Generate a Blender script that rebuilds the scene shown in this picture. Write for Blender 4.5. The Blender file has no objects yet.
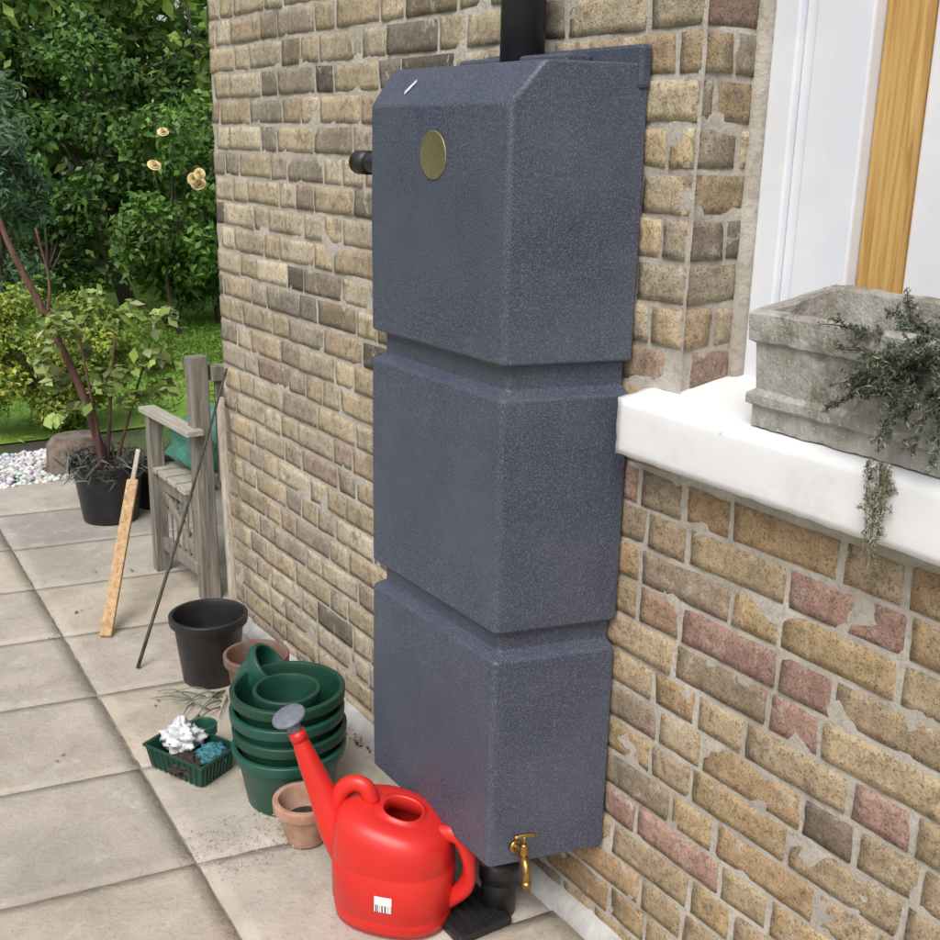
import bpy, math, random
import numpy as np
from mathutils import Vector, Matrix, noise
random.seed(7); rng=np.random.default_rng(7)
scene=bpy.context.scene
scene.view_settings.view_transform='Standard'
try: scene.view_settings.look='None'
except Exception: pass
scene.view_settings.exposure=0
COL=scene.collection

# ---------------------------------------------------------------- helpers
def empty(name,loc=(0,0,0)):
    e=bpy.data.objects.new(name,None); e.location=loc; e.empty_display_size=.1; COL.objects.link(e); return e
def mobj(name,v,f,mat,parent=None,smooth=False,bevel=0,seg=2,cols=None,sub=0):
    me=bpy.data.meshes.new(name); me.from_pydata([tuple(p) for p in v],[],[tuple(q) for q in f]); me.update()
    if mat: me.materials.append(mat)
    if smooth: me.polygons.foreach_set('use_smooth',[True]*len(me.polygons))
    if cols is not None:
        a=me.color_attributes.new('bcol','FLOAT_COLOR','POINT')
        a.data.foreach_set('color',np.asarray(cols,dtype=np.float32).ravel())
    o=bpy.data.objects.new(name,me); COL.objects.link(o)
    if parent: o.parent=parent
    if bevel:
        m=o.modifiers.new('b','BEVEL'); m.width=bevel; m.segments=seg; m.limit_method='ANGLE'; m.angle_limit=math.radians(30)
    if sub:
        m=o.modifiers.new('s','SUBSURF'); m.levels=sub; m.render_levels=sub
    return o
def box(name,lo,hi,mat,parent=None,bevel=.003):
    x0,y0,z0=lo;x1,y1,z1=hi
    v=[(x0,y0,z0),(x1,y0,z0),(x1,y1,z0),(x0,y1,z0),(x0,y0,z1),(x1,y0,z1),(x1,y1,z1),(x0,y1,z1)]
    f=[(0,3,2,1),(4,5,6,7),(0,1,5,4),(1,2,6,5),(2,3,7,6),(3,0,4,7)]
    return mobj(name,v,f,mat,parent,bevel=bevel)
def beam(name,p0,p1,w,d,mat,parent=None,side=(1,0,0),bevel=.003):
    p0=Vector(p0);p1=Vector(p1);a=(p1-p0).normalized();s=Vector(side);s=(s-a*s.dot(a)).normalized();t=a.cross(s)
    v=[]
    for p in (p0,p1):
        for i,j in ((-1,-1),(1,-1),(1,1),(-1,1)): v.append(p+s*(i*w/2)+t*(j*d/2))
    f=[(0,3,2,1),(4,5,6,7),(0,1,5,4),(1,2,6,5),(2,3,7,6),(3,0,4,7)]
    return mobj(name,v,f,mat,parent,bevel=bevel)
def smoothpath(pts,n=6):
    pts=[Vector(p) for p in pts]; out=[]
    P=[pts[0]*2-pts[1]]+pts+[pts[-1]*2-pts[-2]]
    for i in range(1,len(P)-2):
        for k in range(n):
            t=k/n;a,b,c,d=P[i-1],P[i],P[i+1],P[i+2]
            out.append(.5*((2*b)+(c-a)*t+(2*a-5*b+4*c-d)*t*t+(3*b-a-3*c+d)*t**3))
    out.append(pts[-1]); return out
def tube_geo(path,radii,n=8,flat=1.0):
    v=[];f=[];up=Vector((0.13,.21,1))
    L=len(path)
    for i,p in enumerate(path):
        a=(path[min(i+1,L-1)]-path[max(i-1,0)]).normalized()
        s=a.cross(up); 
        if s.length<.05: s=a.cross(Vector((1,0,0)))
        s.normalize(); t=s.cross(a)
        r=radii[0]+(radii[-1]-radii[0])*i/(L-1) if len(radii)==2 else radii[i]
        for k in range(n):
            an=2*math.pi*k/n; v.append(p+s*(math.cos(an)*r)+t*(math.sin(an)*r*flat))
    for i in range(L-1):
        for k in range(n):
            a=i*n+k;b=i*n+(k+1)%n; f.append((a,b,b+n,a+n))
    f.append(tuple(range(n-1,-1,-1))); f.append(tuple(range((L-1)*n,L*n)))
    return v,f
def tube(name,pts,radii,mat,parent=None,n=10,sm=5,flat=1.0):
    path=smoothpath(pts,sm) if sm else [Vector(p) for p in pts]
    v,f=tube_geo(path,radii,n,flat)
    o=mobj(name,v,f,mat,parent,smooth=True)
    return o
def merge_tubes(name,items,mat,parent=None,n=6,sm=4):
    V=[];F=[]
    for pts,r in items:
        v,f=tube_geo(smoothpath(pts,sm),r,n); k=len(V); V+=v; F+=[tuple(i+k for i in q) for q in f]
    return mobj(name,V,F,mat,parent,smooth=True)
def lathe(name,prof,c,mat,parent=None,n=40,tilt=None,close_bottom=True,jit=0):
    v=[];f=[]
    for r,z in prof:
        for k in range(n):
            a=2*math.pi*k/n; rr=r*(1+jit*math.sin(a*2+1.3))
            v.append(Vector((rr*math.cos(a),rr*math.sin(a),z)))
    for i in range(len(prof)-1):
        for k in range(n):
            a=i*n+k;b=i*n+(k+1)%n; f.append((a,b,b+n,a+n))
    f.append(tuple(range(n-1,-1,-1))); f.append(tuple(range((len(prof)-1)*n,len(prof)*n)))
    M=tilt if tilt else Matrix.Identity(3)
    v=[M@p+Vector(c) for p in v]
    o=mobj(name,v,f,mat,parent,smooth=True)
    m=o.modifiers.new('b','BEVEL'); m.width=.0015; m.segments=2; m.limit_method='ANGLE'; m.angle_limit=math.radians(40)
    return o

# ---------------------------------------------------------------- materials
class NT:
    def __init__(s,name):
        s.m=bpy.data.materials.new(name); s.m.use_nodes=True; s.t=s.m.node_tree; s.n=s.t.nodes; s.n.clear()
        s.out=s.n.new('ShaderNodeOutputMaterial'); s.b=s.n.new('ShaderNodeBsdfPrincipled'); s.l(s.b.outputs[0],s.out.inputs[0])
        s.tc=s.n.new('ShaderNodeTexCoord').outputs['Object']
    def l(s,a,b): s.t.links.new(a,b)
    def noise(s,scale,detail=4,rough=.55,vec=None,dist=0):
        n=s.n.new('ShaderNodeTexNoise'); n.inputs['Scale'].default_value=scale; n.inputs['Detail'].default_value=min(detail,4); n.inputs['Roughness'].default_value=rough
        n.inputs['Distortion'].default_value=dist
        s.l(vec or s.tc,n.inputs['Vector']); return n.outputs['Fac']
    def ramp(s,fac,stops):
        n=s.n.new('ShaderNodeValToRGB'); e=n.color_ramp.elements
        while len(e)<len(stops): e.new(.5)
        for i,(p,c) in enumerate(stops):
            e[i].position=p; e[i].color=(c,c,c,1) if not hasattr(c,'__len__') else (*c[:3],1)
        s.l(fac,n.inputs[0]); return n.outputs[0]
    def mix(s,fac,a,b,mode='MIX'):
        n=s.n.new('ShaderNodeMix'); n.data_type='RGBA'; n.blend_type=mode
        for inp,x in ((0,fac),(6,a),(7,b)):
            if hasattr(x,'is_linked') : s.l(x,n.inputs[inp])
            elif inp==0: n.inputs[0].default_value=x
            else: n.inputs[inp].default_value=(*x[:3],1)
        return n.outputs[2]
    def attr(s,name='bcol'):
        n=s.n.new('ShaderNodeAttribute'); n.attribute_name=name; return n
    def math(s,op,a,b):
        n=s.n.new('ShaderNodeMath'); n.operation=op
        for i,x in ((0,a),(1,b)):
            if hasattr(x,'is_linked'): s.l(x,n.inputs[i])
            else: n.inputs[i].default_value=x
        return n.outputs[0]
    def bump(s,h,strength=.5,dist=.002,prev=None):
        n=s.n.new('ShaderNodeBump'); n.inputs['Strength'].default_value=strength; n.inputs['Distance'].default_value=dist
        s.l(h,n.inputs['Height'])
        s.l(n.outputs[0],s.b.inputs['Normal']); return n.outputs[0]
    def col(s,c):
        if hasattr(c,'is_linked'): s.l(c,s.b.inputs['Base Color'])
        else: s.b.inputs['Base Color'].default_value=(*c,1)
    def rough(s,r):
        if hasattr(r,'is_linked'): s.l(r,s.b.inputs['Roughness'])
        else: s.b.inputs['Roughness'].default_value=r

def simple(name,c1,c2,scale=20,rough=.6,bump=.3,bscale=80,bdist=.001,metal=0,lo=.35,hi=.65,spec=None):
    m=NT(name); m.col(m.mix(m.ramp(m.noise(scale,3),[(lo,0),(hi,1)]),c1,c2)); m.rough(rough)
    if bump: m.bump(m.noise(bscale,2),bump,bdist)
    m.b.inputs['Metallic'].default_value=metal
    if spec is not None: m.b.inputs['Specular IOR Level'].default_value=spec
    return m.m

def brick_mat():
    m=NT('brick_stock'); a=m.attr()
    big=m.ramp(m.noise(7,3,.6),[(.38,.82),(.62,1.1)])
    c=m.mix(1,a.outputs['Color'],big,'MULTIPLY')
    n45=m.noise(60,4,.78)
    mid=m.ramp(n45,[(.3,.6),(.5,1.0),(.72,1.22)])
    c=m.mix(.9,c,mid,'MULTIPLY')
    n23=m.noise(21,4,.8,dist=.3)
    so=m.ramp(n23,[(.36,.6),(.45,0)])
    c=m.mix(so,c,(.15,.125,.10))
    sm=m.ramp(n23,[(.56,0),(.67,.6)])
    c=m.mix(sm,c,(.53,.48,.39))
    pit=m.ramp(m.noise(240,2,.7),[(.33,0),(.43,1)])
    c=m.mix(pit,m.mix(.5,c,(.07,.055,.04)),c)
    m.col(c); m.rough(.92); m.b.inputs['Specular IOR Level'].default_value=.2
    h=m.math('ADD',m.math('MULTIPLY',m.noise(90,4,.78),1.4),m.math('MULTIPLY',pit,.35))
    m.bump(h,.8,.0028)
    return m.m
BRICK=brick_mat()
def mortar_mat():
    m=NT('mortar')
    c=m.mix(m.ramp(m.noise(6,3,.6),[(.35,0),(.65,1)]),(.41,.375,.315),(.56,.52,.455))
    c=m.mix(m.ramp(m.noise(70,3,.7),[(.35,.45),(.52,0)]),c,(.26,.225,.18))
    m.col(c); m.rough(.95); m.b.inputs['Specular IOR Level'].default_value=.15
    m.bump(m.noise(90,4,.78),.9,.004)
    return m.m
MORTAR=mortar_mat()
def tank_mat():
    m=NT('speckled_plastic')
    sp=m.ramp(m.noise(430,1,.5),[(.48,0),(.66,1)])
    c=m.mix(m.math('MULTIPLY',sp,.55),(.042,.051,.082),(.195,.21,.26))
    du=m.ramp(m.noise(5,4,.65),[(.4,0),(.75,.28)])
    c=m.mix(du,c,(.15,.16,.19))
    m.col(c); m.rough(m.ramp(m.noise(12,3),[(.3,.40),(.7,.56)]))
    m.bump(m.noise(330,1),.35,.0012)
    return m.m
TANK=tank_mat()
BLACKP=simple('black_plastic',(.012,.012,.014),(.024,.024,.026),15,.42,.15,200)
BRASS=simple('brass',(.55,.36,.12),(.38,.24,.08),60,.3,.2,150,metal=1)
BADGE=simple('badge_brass',(.30,.25,.13),(.22,.19,.11),200,.45,.5,300,metal=.6)
def white_mat():
    m=NT('white_paint')
    c=m.mix(m.ramp(m.noise(10,4,.7),[(.50,0),(.72,.4)]),(.82,.82,.82),(.60,.58,.55))
    c=m.mix(m.ramp(m.noise(40,4,.8),[(.67,0),(.71,.6)]),c,(.40,.36,.31))
    m.col(c); m.rough(.6); m.bump(m.noise(30,4,.6),.4,.002); return m.m
SILLM=white_mat()
FRAMEW=simple('white_gloss',(.80,.82,.86),(.73,.75,.81),8,.35,.15,60,.001)  # white gloss with the blue cast of shadow mixed into its colour
def amber():
    m=NT('varnished_wood'); mp=m.n.new('ShaderNodeMapping'); mp.inputs['Scale'].default_value=(30,30,1.6); m.l(m.tc,mp.inputs[0])
    g=m.noise(3,4,.6,vec=mp.outputs[0],dist=.8)
    m.col(m.ramp(g,[(.3,(.36,.18,.045)),(.5,(.54,.32,.10)),(.7,(.64,.44,.18))])); m.rough(.4); return m.m
AMBER=amber()
def woodmat(name,stops,sc=(25,25,25),axis=2,k=1.5,rough=.8):
    m=NT(name); mp=m.n.new('ShaderNodeMapping'); s=list(sc); s[axis]=k; mp.inputs['Scale'].default_value=s; m.l(m.tc,mp.inputs[0])
    g=m.noise(3,4,.65,vec=mp.outputs[0],dist=.5); m.col(m.ramp(g,stops)); m.rough(rough); m.bump(g,.6,.003); return m.m
GREYW=woodmat('weathered_wood',[(.3,(.10,.09,.075)),(.5,(.22,.20,.165)),(.7,(.34,.31,.26))])
TANW=woodmat('tan_wood',[(.3,(.30,.18,.09)),(.5,(.48,.31,.16)),(.7,(.58,.42,.25))])
STUMPW=simple('stump_wood',(.10,.08,.065),(.22,.17,.13),20,.9,.8,60,.005)
PALEW=woodmat('pale_wood',[(.3,(.28,.24,.19)),(.5,(.42,.37,.30)),(.7,(.52,.47,.40))])
BARK=woodmat('bark',[(.3,(.035,.028,.02)),(.5,(.08,.06,.045)),(.7,(.14,.11,.08))])
BARKR=woodmat('stem_bark',[(.3,(.07,.035,.025)),(.5,(.14,.07,.05)),(.7,(.2,.12,.09))])
def stone():
    m=NT('trough_stone')
    c=m.mix(m.ramp(m.noise(18,4,.65),[(.35,0),(.65,1)]),(.25,.23,.195),(.44,.42,.38))
    c=m.mix(m.ramp(m.noise(9,4,.75,dist=.5),[(.52,0),(.64,.75)]),c,(.13,.115,.085))
    c=m.mix(m.ramp(m.noise(150,2,.7),[(.60,0),(.70,.7)]),c,(.55,.54,.50))
    m.col(c); m.rough(.95); m.bump(m.math('ADD',m.noise(40,4,.7),m.math('MULTIPLY',m.noise(200,2),.5)),.9,.004); return m.m
STONE=stone()
SOIL=simple('soil',(.025,.018,.012),(.06,.045,.03),40,.95,1,60,.02)
SOILD=simple('dry_soil',(.07,.055,.04),(.16,.125,.09),50,.95,1,90,.01)
GREENP=simple('green_plastic',(.010,.065,.042),(.018,.09,.062),10,.38,.1,100)
GREENP2=simple('dark_green_plastic',(.007,.045,.028),(.012,.065,.040),10,.45,.1,100)
TERRA=simple('terracotta',(.40,.21,.13),(.52,.34,.25),25,.85,.3,120)
BROWNP=simple('brown_pot',(.16,.09,.07),(.22,.14,.11),25,.7,.2,120)
RED=simple('red_plastic',(.60,.018,.014),(.68,.028,.020),5,.36,.08,90)
GREYP=simple('grey_plastic',(.15,.16,.20),(.20,.21,.25),60,.45,.1,90)
DARK=simple('dark_inside',(.01,.01,.01),(.015,.013,.012),30,.8,0)
WBAG=simple('white_plastic',(.75,.75,.76),(.62,.63,.66),25,.4,.6,60,.01)
BLUEN=simple('teal_net',(.03,.16,.20),(.06,.24,.28),80,.5,.8,140,.01)
CONC=simple('pale_concrete',(.38,.37,.35),(.55,.54,.52),15,.9,.7,60,.004)

def leafmat(name,trans=.3):
    m=NT(name); a=m.attr(); c=a.outputs['Color']
    m.col(c); m.rough(.5); m.b.inputs['Specular IOR Level'].default_value=.35
    t=m.n.new('ShaderNodeBsdfTranslucent'); m.l(c,t.inputs['Color'])
    mx=m.n.new('ShaderNodeMixShader'); mx.inputs[0].default_value=trans
    m.l(m.b.outputs[0],mx.inputs[1]); m.l(t.outputs[0],mx.inputs[2]); m.l(mx.outputs[0],m.out.inputs[0]); return m.m
LEAF=leafmat('leaf')

def leaves(name,clumps,size,cols,mat=LEAF,parent=None,up=.6,aspect=.5,shell=.45,seed=1,droop=0,gain=1.0):
    """clumps: (cx,cy,cz,rx,ry,rz,n) ; leaf rhombs spread through each clump volume"""
    r=np.random.default_rng(seed); Vs=[];Cs=[]
    for (cx,cy,cz,rx,ry,rz,n) in clumps:
        d=r.normal(size=(n,3)); d/=np.linalg.norm(d,axis=1)[:,None]
        rad=(shell+(1-shell)*r.random(n))[:,None]*(.8+.35*r.random(n))[:,None]
        P=d*rad*np.array([rx,ry,rz])+np.array([cx,cy,cz])
        nn=d*.6+r.normal(size=(n,3))*.7+np.array([0,0,up]); nn/=np.linalg.norm(nn,axis=1)[:,None]
        t=np.cross(nn,r.normal(size=(n,3))); t[:,2]-=droop; t/=np.linalg.norm(t,axis=1)[:,None]+1e-9
        s=np.cross(nn,t)
        L=size*(.6+.8*r.random(n))[:,None]
        w=L*aspect
        V=np.stack([P-t*L*.5, P+s*w*.5+nn*L*.08, P+t*L*.5, P-s*w*.5+nn*L*.08],axis=1)
        base=np.array(cols)[r.integers(0,len(cols),n)]
        cb=(.7+.65*r.random())*gain
        inner_shade=.6+.4*(rad[:,0]-shell*.8)/(1.15-shell*.8)  # inner leaves get darker vertex colour: shade inside the clump is painted
        c=base*cb*inner_shade[:,None]*(.75+.5*r.random(n))[:,None]
        Vs.append(V.reshape(-1,3)); Cs.append(np.repeat(np.c_[c,np.ones(n)],4,axis=0))
    V=np.concatenate(Vs);C=np.concatenate(Cs);nq=len(V)//4
    me=bpy.data.meshes.new(name); me.vertices.add(len(V)); me.vertices.foreach_set('co',V.ravel().astype(np.float32))
    me.loops.add(nq*4); me.loops.foreach_set('vertex_index',np.arange(nq*4,dtype=np.int32))
    me.polygons.add(nq); me.polygons.foreach_set('loop_start',np.arange(0,nq*4,4,dtype=np.int32)); me.polygons.foreach_set('loop_total',np.full(nq,4,dtype=np.int32))
    me.update(calc_edges=True); me.materials.append(mat)
    a=me.color_attributes.new('bcol','FLOAT_COLOR','POINT'); a.data.foreach_set('color',C.astype(np.float32).ravel())
    o=bpy.data.objects.new(name,me); COL.objects.link(o)
    if parent: o.parent=parent
    return o

# ---------------------------------------------------------------- brick walls
PAL=[((.45,.35,.21),7),((.43,.355,.245),6),((.50,.415,.28),5),((.35,.29,.215),4),((.28,.235,.185),2),((.34,.235,.18),2),((.18,.15,.125),1),((.42,.31,.19),4)]
MEAN=Vector((.41,.335,.225))
PALW=[tuple(Vector(p)*.85+MEAN*.15) for p,w in PAL for _ in range(w)]
def bricks(name,fn,ulen,z0,z1,holes,parent,nu=9,nz=4,seed=3,phase=0,tint=None):
    """fn(u,n,z)->world. Flemish bond of individually modelled bricks"""
    rd=random.Random(seed); V=[];F=[];C=[]
    H=.072;J=.0090
    ncourse=int((z1-z0)/H)+1
    for i in range(ncourse):
        zb=z0+i*H+J/2; zt=z0+(i+1)*H-J/2
        if zt>z1+.02: break
        u=-.3+(0 if i%2 else .16)+phase+rd.uniform(-.02,.02); k=rd.randint(0,1)
        while u<ulen:
            L=(.210 if k%2==0 else .101)+rd.uniform(-.006,.006); k+=1
            if rd.random()<.2: k+=1
            a=u+J/2;b=u+L-J/2+.004;u+=L+J*.6
            a=max(a,0);b=min(b,ulen)
            segs=[(a,b)]
            for (h0,h1,hz0,hz1) in holes:
                if zt>hz0+.01 and zb<hz1-.01:
                    ns=[]
                    for s0,s1 in segs:
                        if s1<=h0 or s0>=h1: ns.append((s0,s1))
                        else:
                            if s0<h0: ns.append((s0,h0))
                            if s1>h1: ns.append((h1,s1))
                    segs=ns
            for s0,s1 in segs:
                if s1-s0<.025: continue
                col=Vector(rd.choice(PALW))*rd.uniform(.85,1.12)
                um=(s0+s1)/2;zm=(zb+zt)/2
                if tint: col=tint(col,um,zm,rd)
                proud=rd.uniform(-.001,.0018); tiltu=rd.uniform(-.0025,.0025);tz=rd.uniform(-.0025,.0025)
                j=[rd.uniform(-.0024,.0024) for _ in range(8)]
                base=len(V); mu=max(3,int(nu*(s1-s0)/.21)+1)
                for q in range(-1,nz+2):
                    for p in range(-1,mu+2):
                        pu=min(max(p,0),mu)/mu; pz=min(max(q,0),nz)/nz
                        uu=s0+(s1-s0)*pu; zz=zb+(zt-zb)*pz
                        uu+= (j[0]*(1-pu)*(1-pz)+j[1]*pu*(1-pz)+j[2]*(1-pu)*pz+j[3]*pu*pz)
                        zz+= (j[4]*(1-pu)*(1-pz)+j[5]*pu*(1-pz)+j[6]*(1-pu)*pz+j[7]*pu*pz)*.8
                        eu=min(pu,1-pu)*(s1-s0); ez=min(pz,1-pz)*(zt-zb)
                        nse=noise.noise(Vector((uu*40+seed,zz*40,7.1+i)))
                        d=proud+tiltu*(pu-.5)+tz*(pz-.5)+.0016*noise.noise(Vector((uu*22,zz*22,seed)))
                        e=min(eu,ez)
                        if e<.004:
                            d-=.0008+.0028*max(0,nse)
                            ins=.0008+.0055*max(0,-nse)
                            if eu<.004: uu+= ins if pu<.5 else -ins
                            if ez<.004: zz+= ins*.7 if pz<.5 else -ins*.7
                        if p<0 or p>mu or q<0 or q>nz: d-=.022
                        V.append(fn(uu,d,zz)); C.append((col[0],col[1],col[2],1))
                W=mu+3
                for q in range(nz+2):
                    for p in range(mu+2):
                        a0=base+q*W+p; F.append((a0,a0+1,a0+1+W,a0+W))
    return mobj(name,V,F,BRICK,parent,smooth=True,cols=C)
def mortar(name,fn,ulen,z0,z1,holes,parent,res=.018):
    nu=max(1,int(ulen/res));nz=int((z1-z0)/res);V=[];F=[]
    for q in range(nz+1):
        for p in range(nu+1):
            u=ulen*p/nu;z=z0+(z1-z0)*q/nz
            d=-.003+.0040*noise.noise(Vector((u*16,z*16,3)))+.002*noise.noise(Vector((u*50,z*50,9)))
            V.append(fn(u,d,z))
    W=nu+1
    for q in range(nz):
        for p in range(nu):
            uc=ulen*(p+.5)/nu;zc=z0+(z1-z0)*(q+.5)/nz
            if any(h0<uc<h1 and a<zc<b for h0,h1,a,b in holes): continue
            F.append((q*W+p,q*W+p+1,q*W+p+1+W,q*W+p+W))
    return mobj(name,V,F,MORTAR,parent,smooth=True)

WX=1.32; WY1=3.35; WY0=-1.4; ZT=3.15
OY1=1.336; OY0=-.2; OZ0=1.06; OZ1=2.7       # window opening
house=empty('brick_house')
def f_main(u,n,z): return (WX-n, WY1-u, z)     # u runs from far corner toward camera
hole=[(WY1-OY1,WY1-OY0,OZ0,OZ1)]
def tint(col,u,z,rd):
    y=WY1-u
    if y>1.95:
        g=.33*col[0]+.5*col[1]+.17*col[2]
        col=col*.75+Vector((g,g*.96,g*.84))*.25
        col*=1.12
        if z>1.0 and rd.random()<.14: col*=.55
    elif z<1.1:
        if rd.random()<.15: col=Vector((.37,.235,.185))*rd.uniform(.85,1.15)
        else: col=Vector((col[0]*.97,col[1]*.90,col[2]*.84))
    return col
bricks('wall_bricks',f_main,WY1-WY0,0.0,ZT,hole,house,tint=tint)
mortar('wall_mortar',f_main,WY1-WY0,0,ZT,hole,house)
def f_rev(u,n,z): return (WX+.002+u, OY1-.002-n, z)
bricks('reveal_bricks',f_rev,.13,1.008,OZ1,[],house,nu=9,seed=11,phase=.05)
mortar('reveal_mortar',f_rev,.135,1.06,OZ1,[],house)
def f_end(u,n,z): return (WX+.006+u, WY1-.006+n, z)
bricks('end_wall_bricks',f_end,3.6,0.0,ZT,[],house,nu=4,nz=2,seed=21)
mortar('end_wall_mortar',f_end,3.6,0,ZT,[],house,res=.05)
box('wall_core',(WX+.010,OY1+.004,0),(1.70,WY1-.03,ZT),MORTAR,house,bevel=0)
box('wall_core_below',(WX+.010,OY0-.01,0),(1.70,OY1+.002,OZ0-.03),MORTAR,house,bevel=0)
box('wall_core_above',(WX+.010,OY0-.01,OZ1+.01),(1.70,OY1+.002,ZT),MORTAR,house,bevel=0)
box('wall_core_near',(WX+.010,WY0,0),(1.70,OY0-.012,ZT),MORTAR,house,bevel=0)
box('house_body',(1.705,WY0,0),(4.9,WY1-.035,ZT),DARK,house,bevel=0)
box('roof_coping',(WX-.05,WY0,ZT+.002),(4.95,WY1+.05,ZT+.08),CONC,house)
pv=[];pf=[];N=120
for i in range(N+1):
    y=WY0+(WY1-WY0)*i/N; w=.035+.012*noise.noise(Vector((y*4,0,0))); hh=.045+.012*noise.noise(Vector((y*5,3,0)))
    pv+=[(WX-w,y,.004),(WX-w+.004,y,hh*.6),(WX-.012,y,hh),(WX+.006,y,hh+.004)]
for i in range(N):
    for k in range(3): a=i*4+k; pf.append((a,a+1,a+5,a+4))
mobj('base_fillet',pv,pf,CONC,house,smooth=True)

def slab(name,lo,hi,mat,parent,res=.02,amp=.002,bev=.006,slope=0):
    import bmesh
    o=box(name,lo,hi,mat,parent,bevel=0); bm=bmesh.new(); bm.from_mesh(o.data)
    cuts=[max(1,int((hi[i]-lo[i])/res)) for i in range(3)]
    for ax in range(3):
        for k in range(1,cuts[ax]):
            c=lo[ax]+(hi[ax]-lo[ax])*k/cuts[ax]; no=[0,0,0];no[ax]=1;co=[0,0,0];co[ax]=c
            bmesh.ops.bisect_plane(bm,geom=bm.verts[:]+bm.edges[:]+bm.faces[:],plane_co=co,plane_no=no)
    for v in bm.verts:
        on=sum(1 for i in range(3) if abs(v.co[i]-lo[i])<1e-5 or abs(v.co[i]-hi[i])<1e-5)
        p=v.co.copy(); nz=noise.noise(p*12); n2=noise.noise(p*60+Vector((5,5,5)))
        for i in range(3):
            s=-1 if abs(p[i]-lo[i])<1e-5 else (1 if abs(p[i]-hi[i])<1e-5 else 0)
            if s:
                v.co[i]+=s*(nz*amp+n2*amp*.4)
                if on>=2: v.co[i]-=s*(bev*(.5+.6*max(0,n2*2)))
        t=(p[2]-lo[2])/(hi[2]-lo[2])
        v.co[2]-= t*slope*(hi[0]-p[0])
    bm.to_mesh(o.data); bm.free(); o.data.polygons.foreach_set('use_smooth',[True]*len(o.data.polygons)); return o
SLOPE=.16
slab('window_sill',(1.252,OY0-.12,1.043),(1.50,1.405,1.143+SLOPE*.248),SILLM,house,res=.018,amp=.001,bev=.003,slope=SLOPE)

FZ=1.15
box('frame_jamb_outer',(1.462,1.27,FZ),(1.56,1.345,2.72),FRAMEW,house,.004)
box('frame_bead',(1.474,1.245,FZ),(1.56,1.268,2.72),FRAMEW,house,.004)
box('frame_jamb_inner',(1.467,1.135,FZ),(1.56,1.243,2.72),FRAMEW,house,.004)
box('frame_stripped_bead',(1.488,1.063,FZ),(1.57,1.133,2.72),AMBER,house,.005)
box('sash_stile',(1.507,.985,FZ),(1.58,1.061,2.72),FRAMEW,house,.004)
box('sash_inner_stile',(1.520,.93,FZ),(1.59,.983,2.72),AMBER,house,.005)
box('sash_bottom_rail',(1.525,.0,FZ),(1.58,.928,1.24),FRAMEW,house,.004)
box('sash_meeting_rail',(1.525,.0,1.92),(1.58,.928,1.96),FRAMEW,house,.004)
box('frame_jamb_near',(1.47,-.21,FZ),(1.58,-.002,2.72),FRAMEW,house,.004)
gm=NT('glass_pane'); gm.col((.05,.055,.06)); gm.rough(.05); GL=gm.m
box('window_glass',(1.55,.0,1.21),(1.556,.93,2.70),GL,house,0)
tube('frame_mortar_fillet',[(1.455,1.334,1.15),(1.455,1.334,1.9),(1.455,1.334,2.7)],[.017,.017],MORTAR,house,n=8,sm=14)

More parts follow.
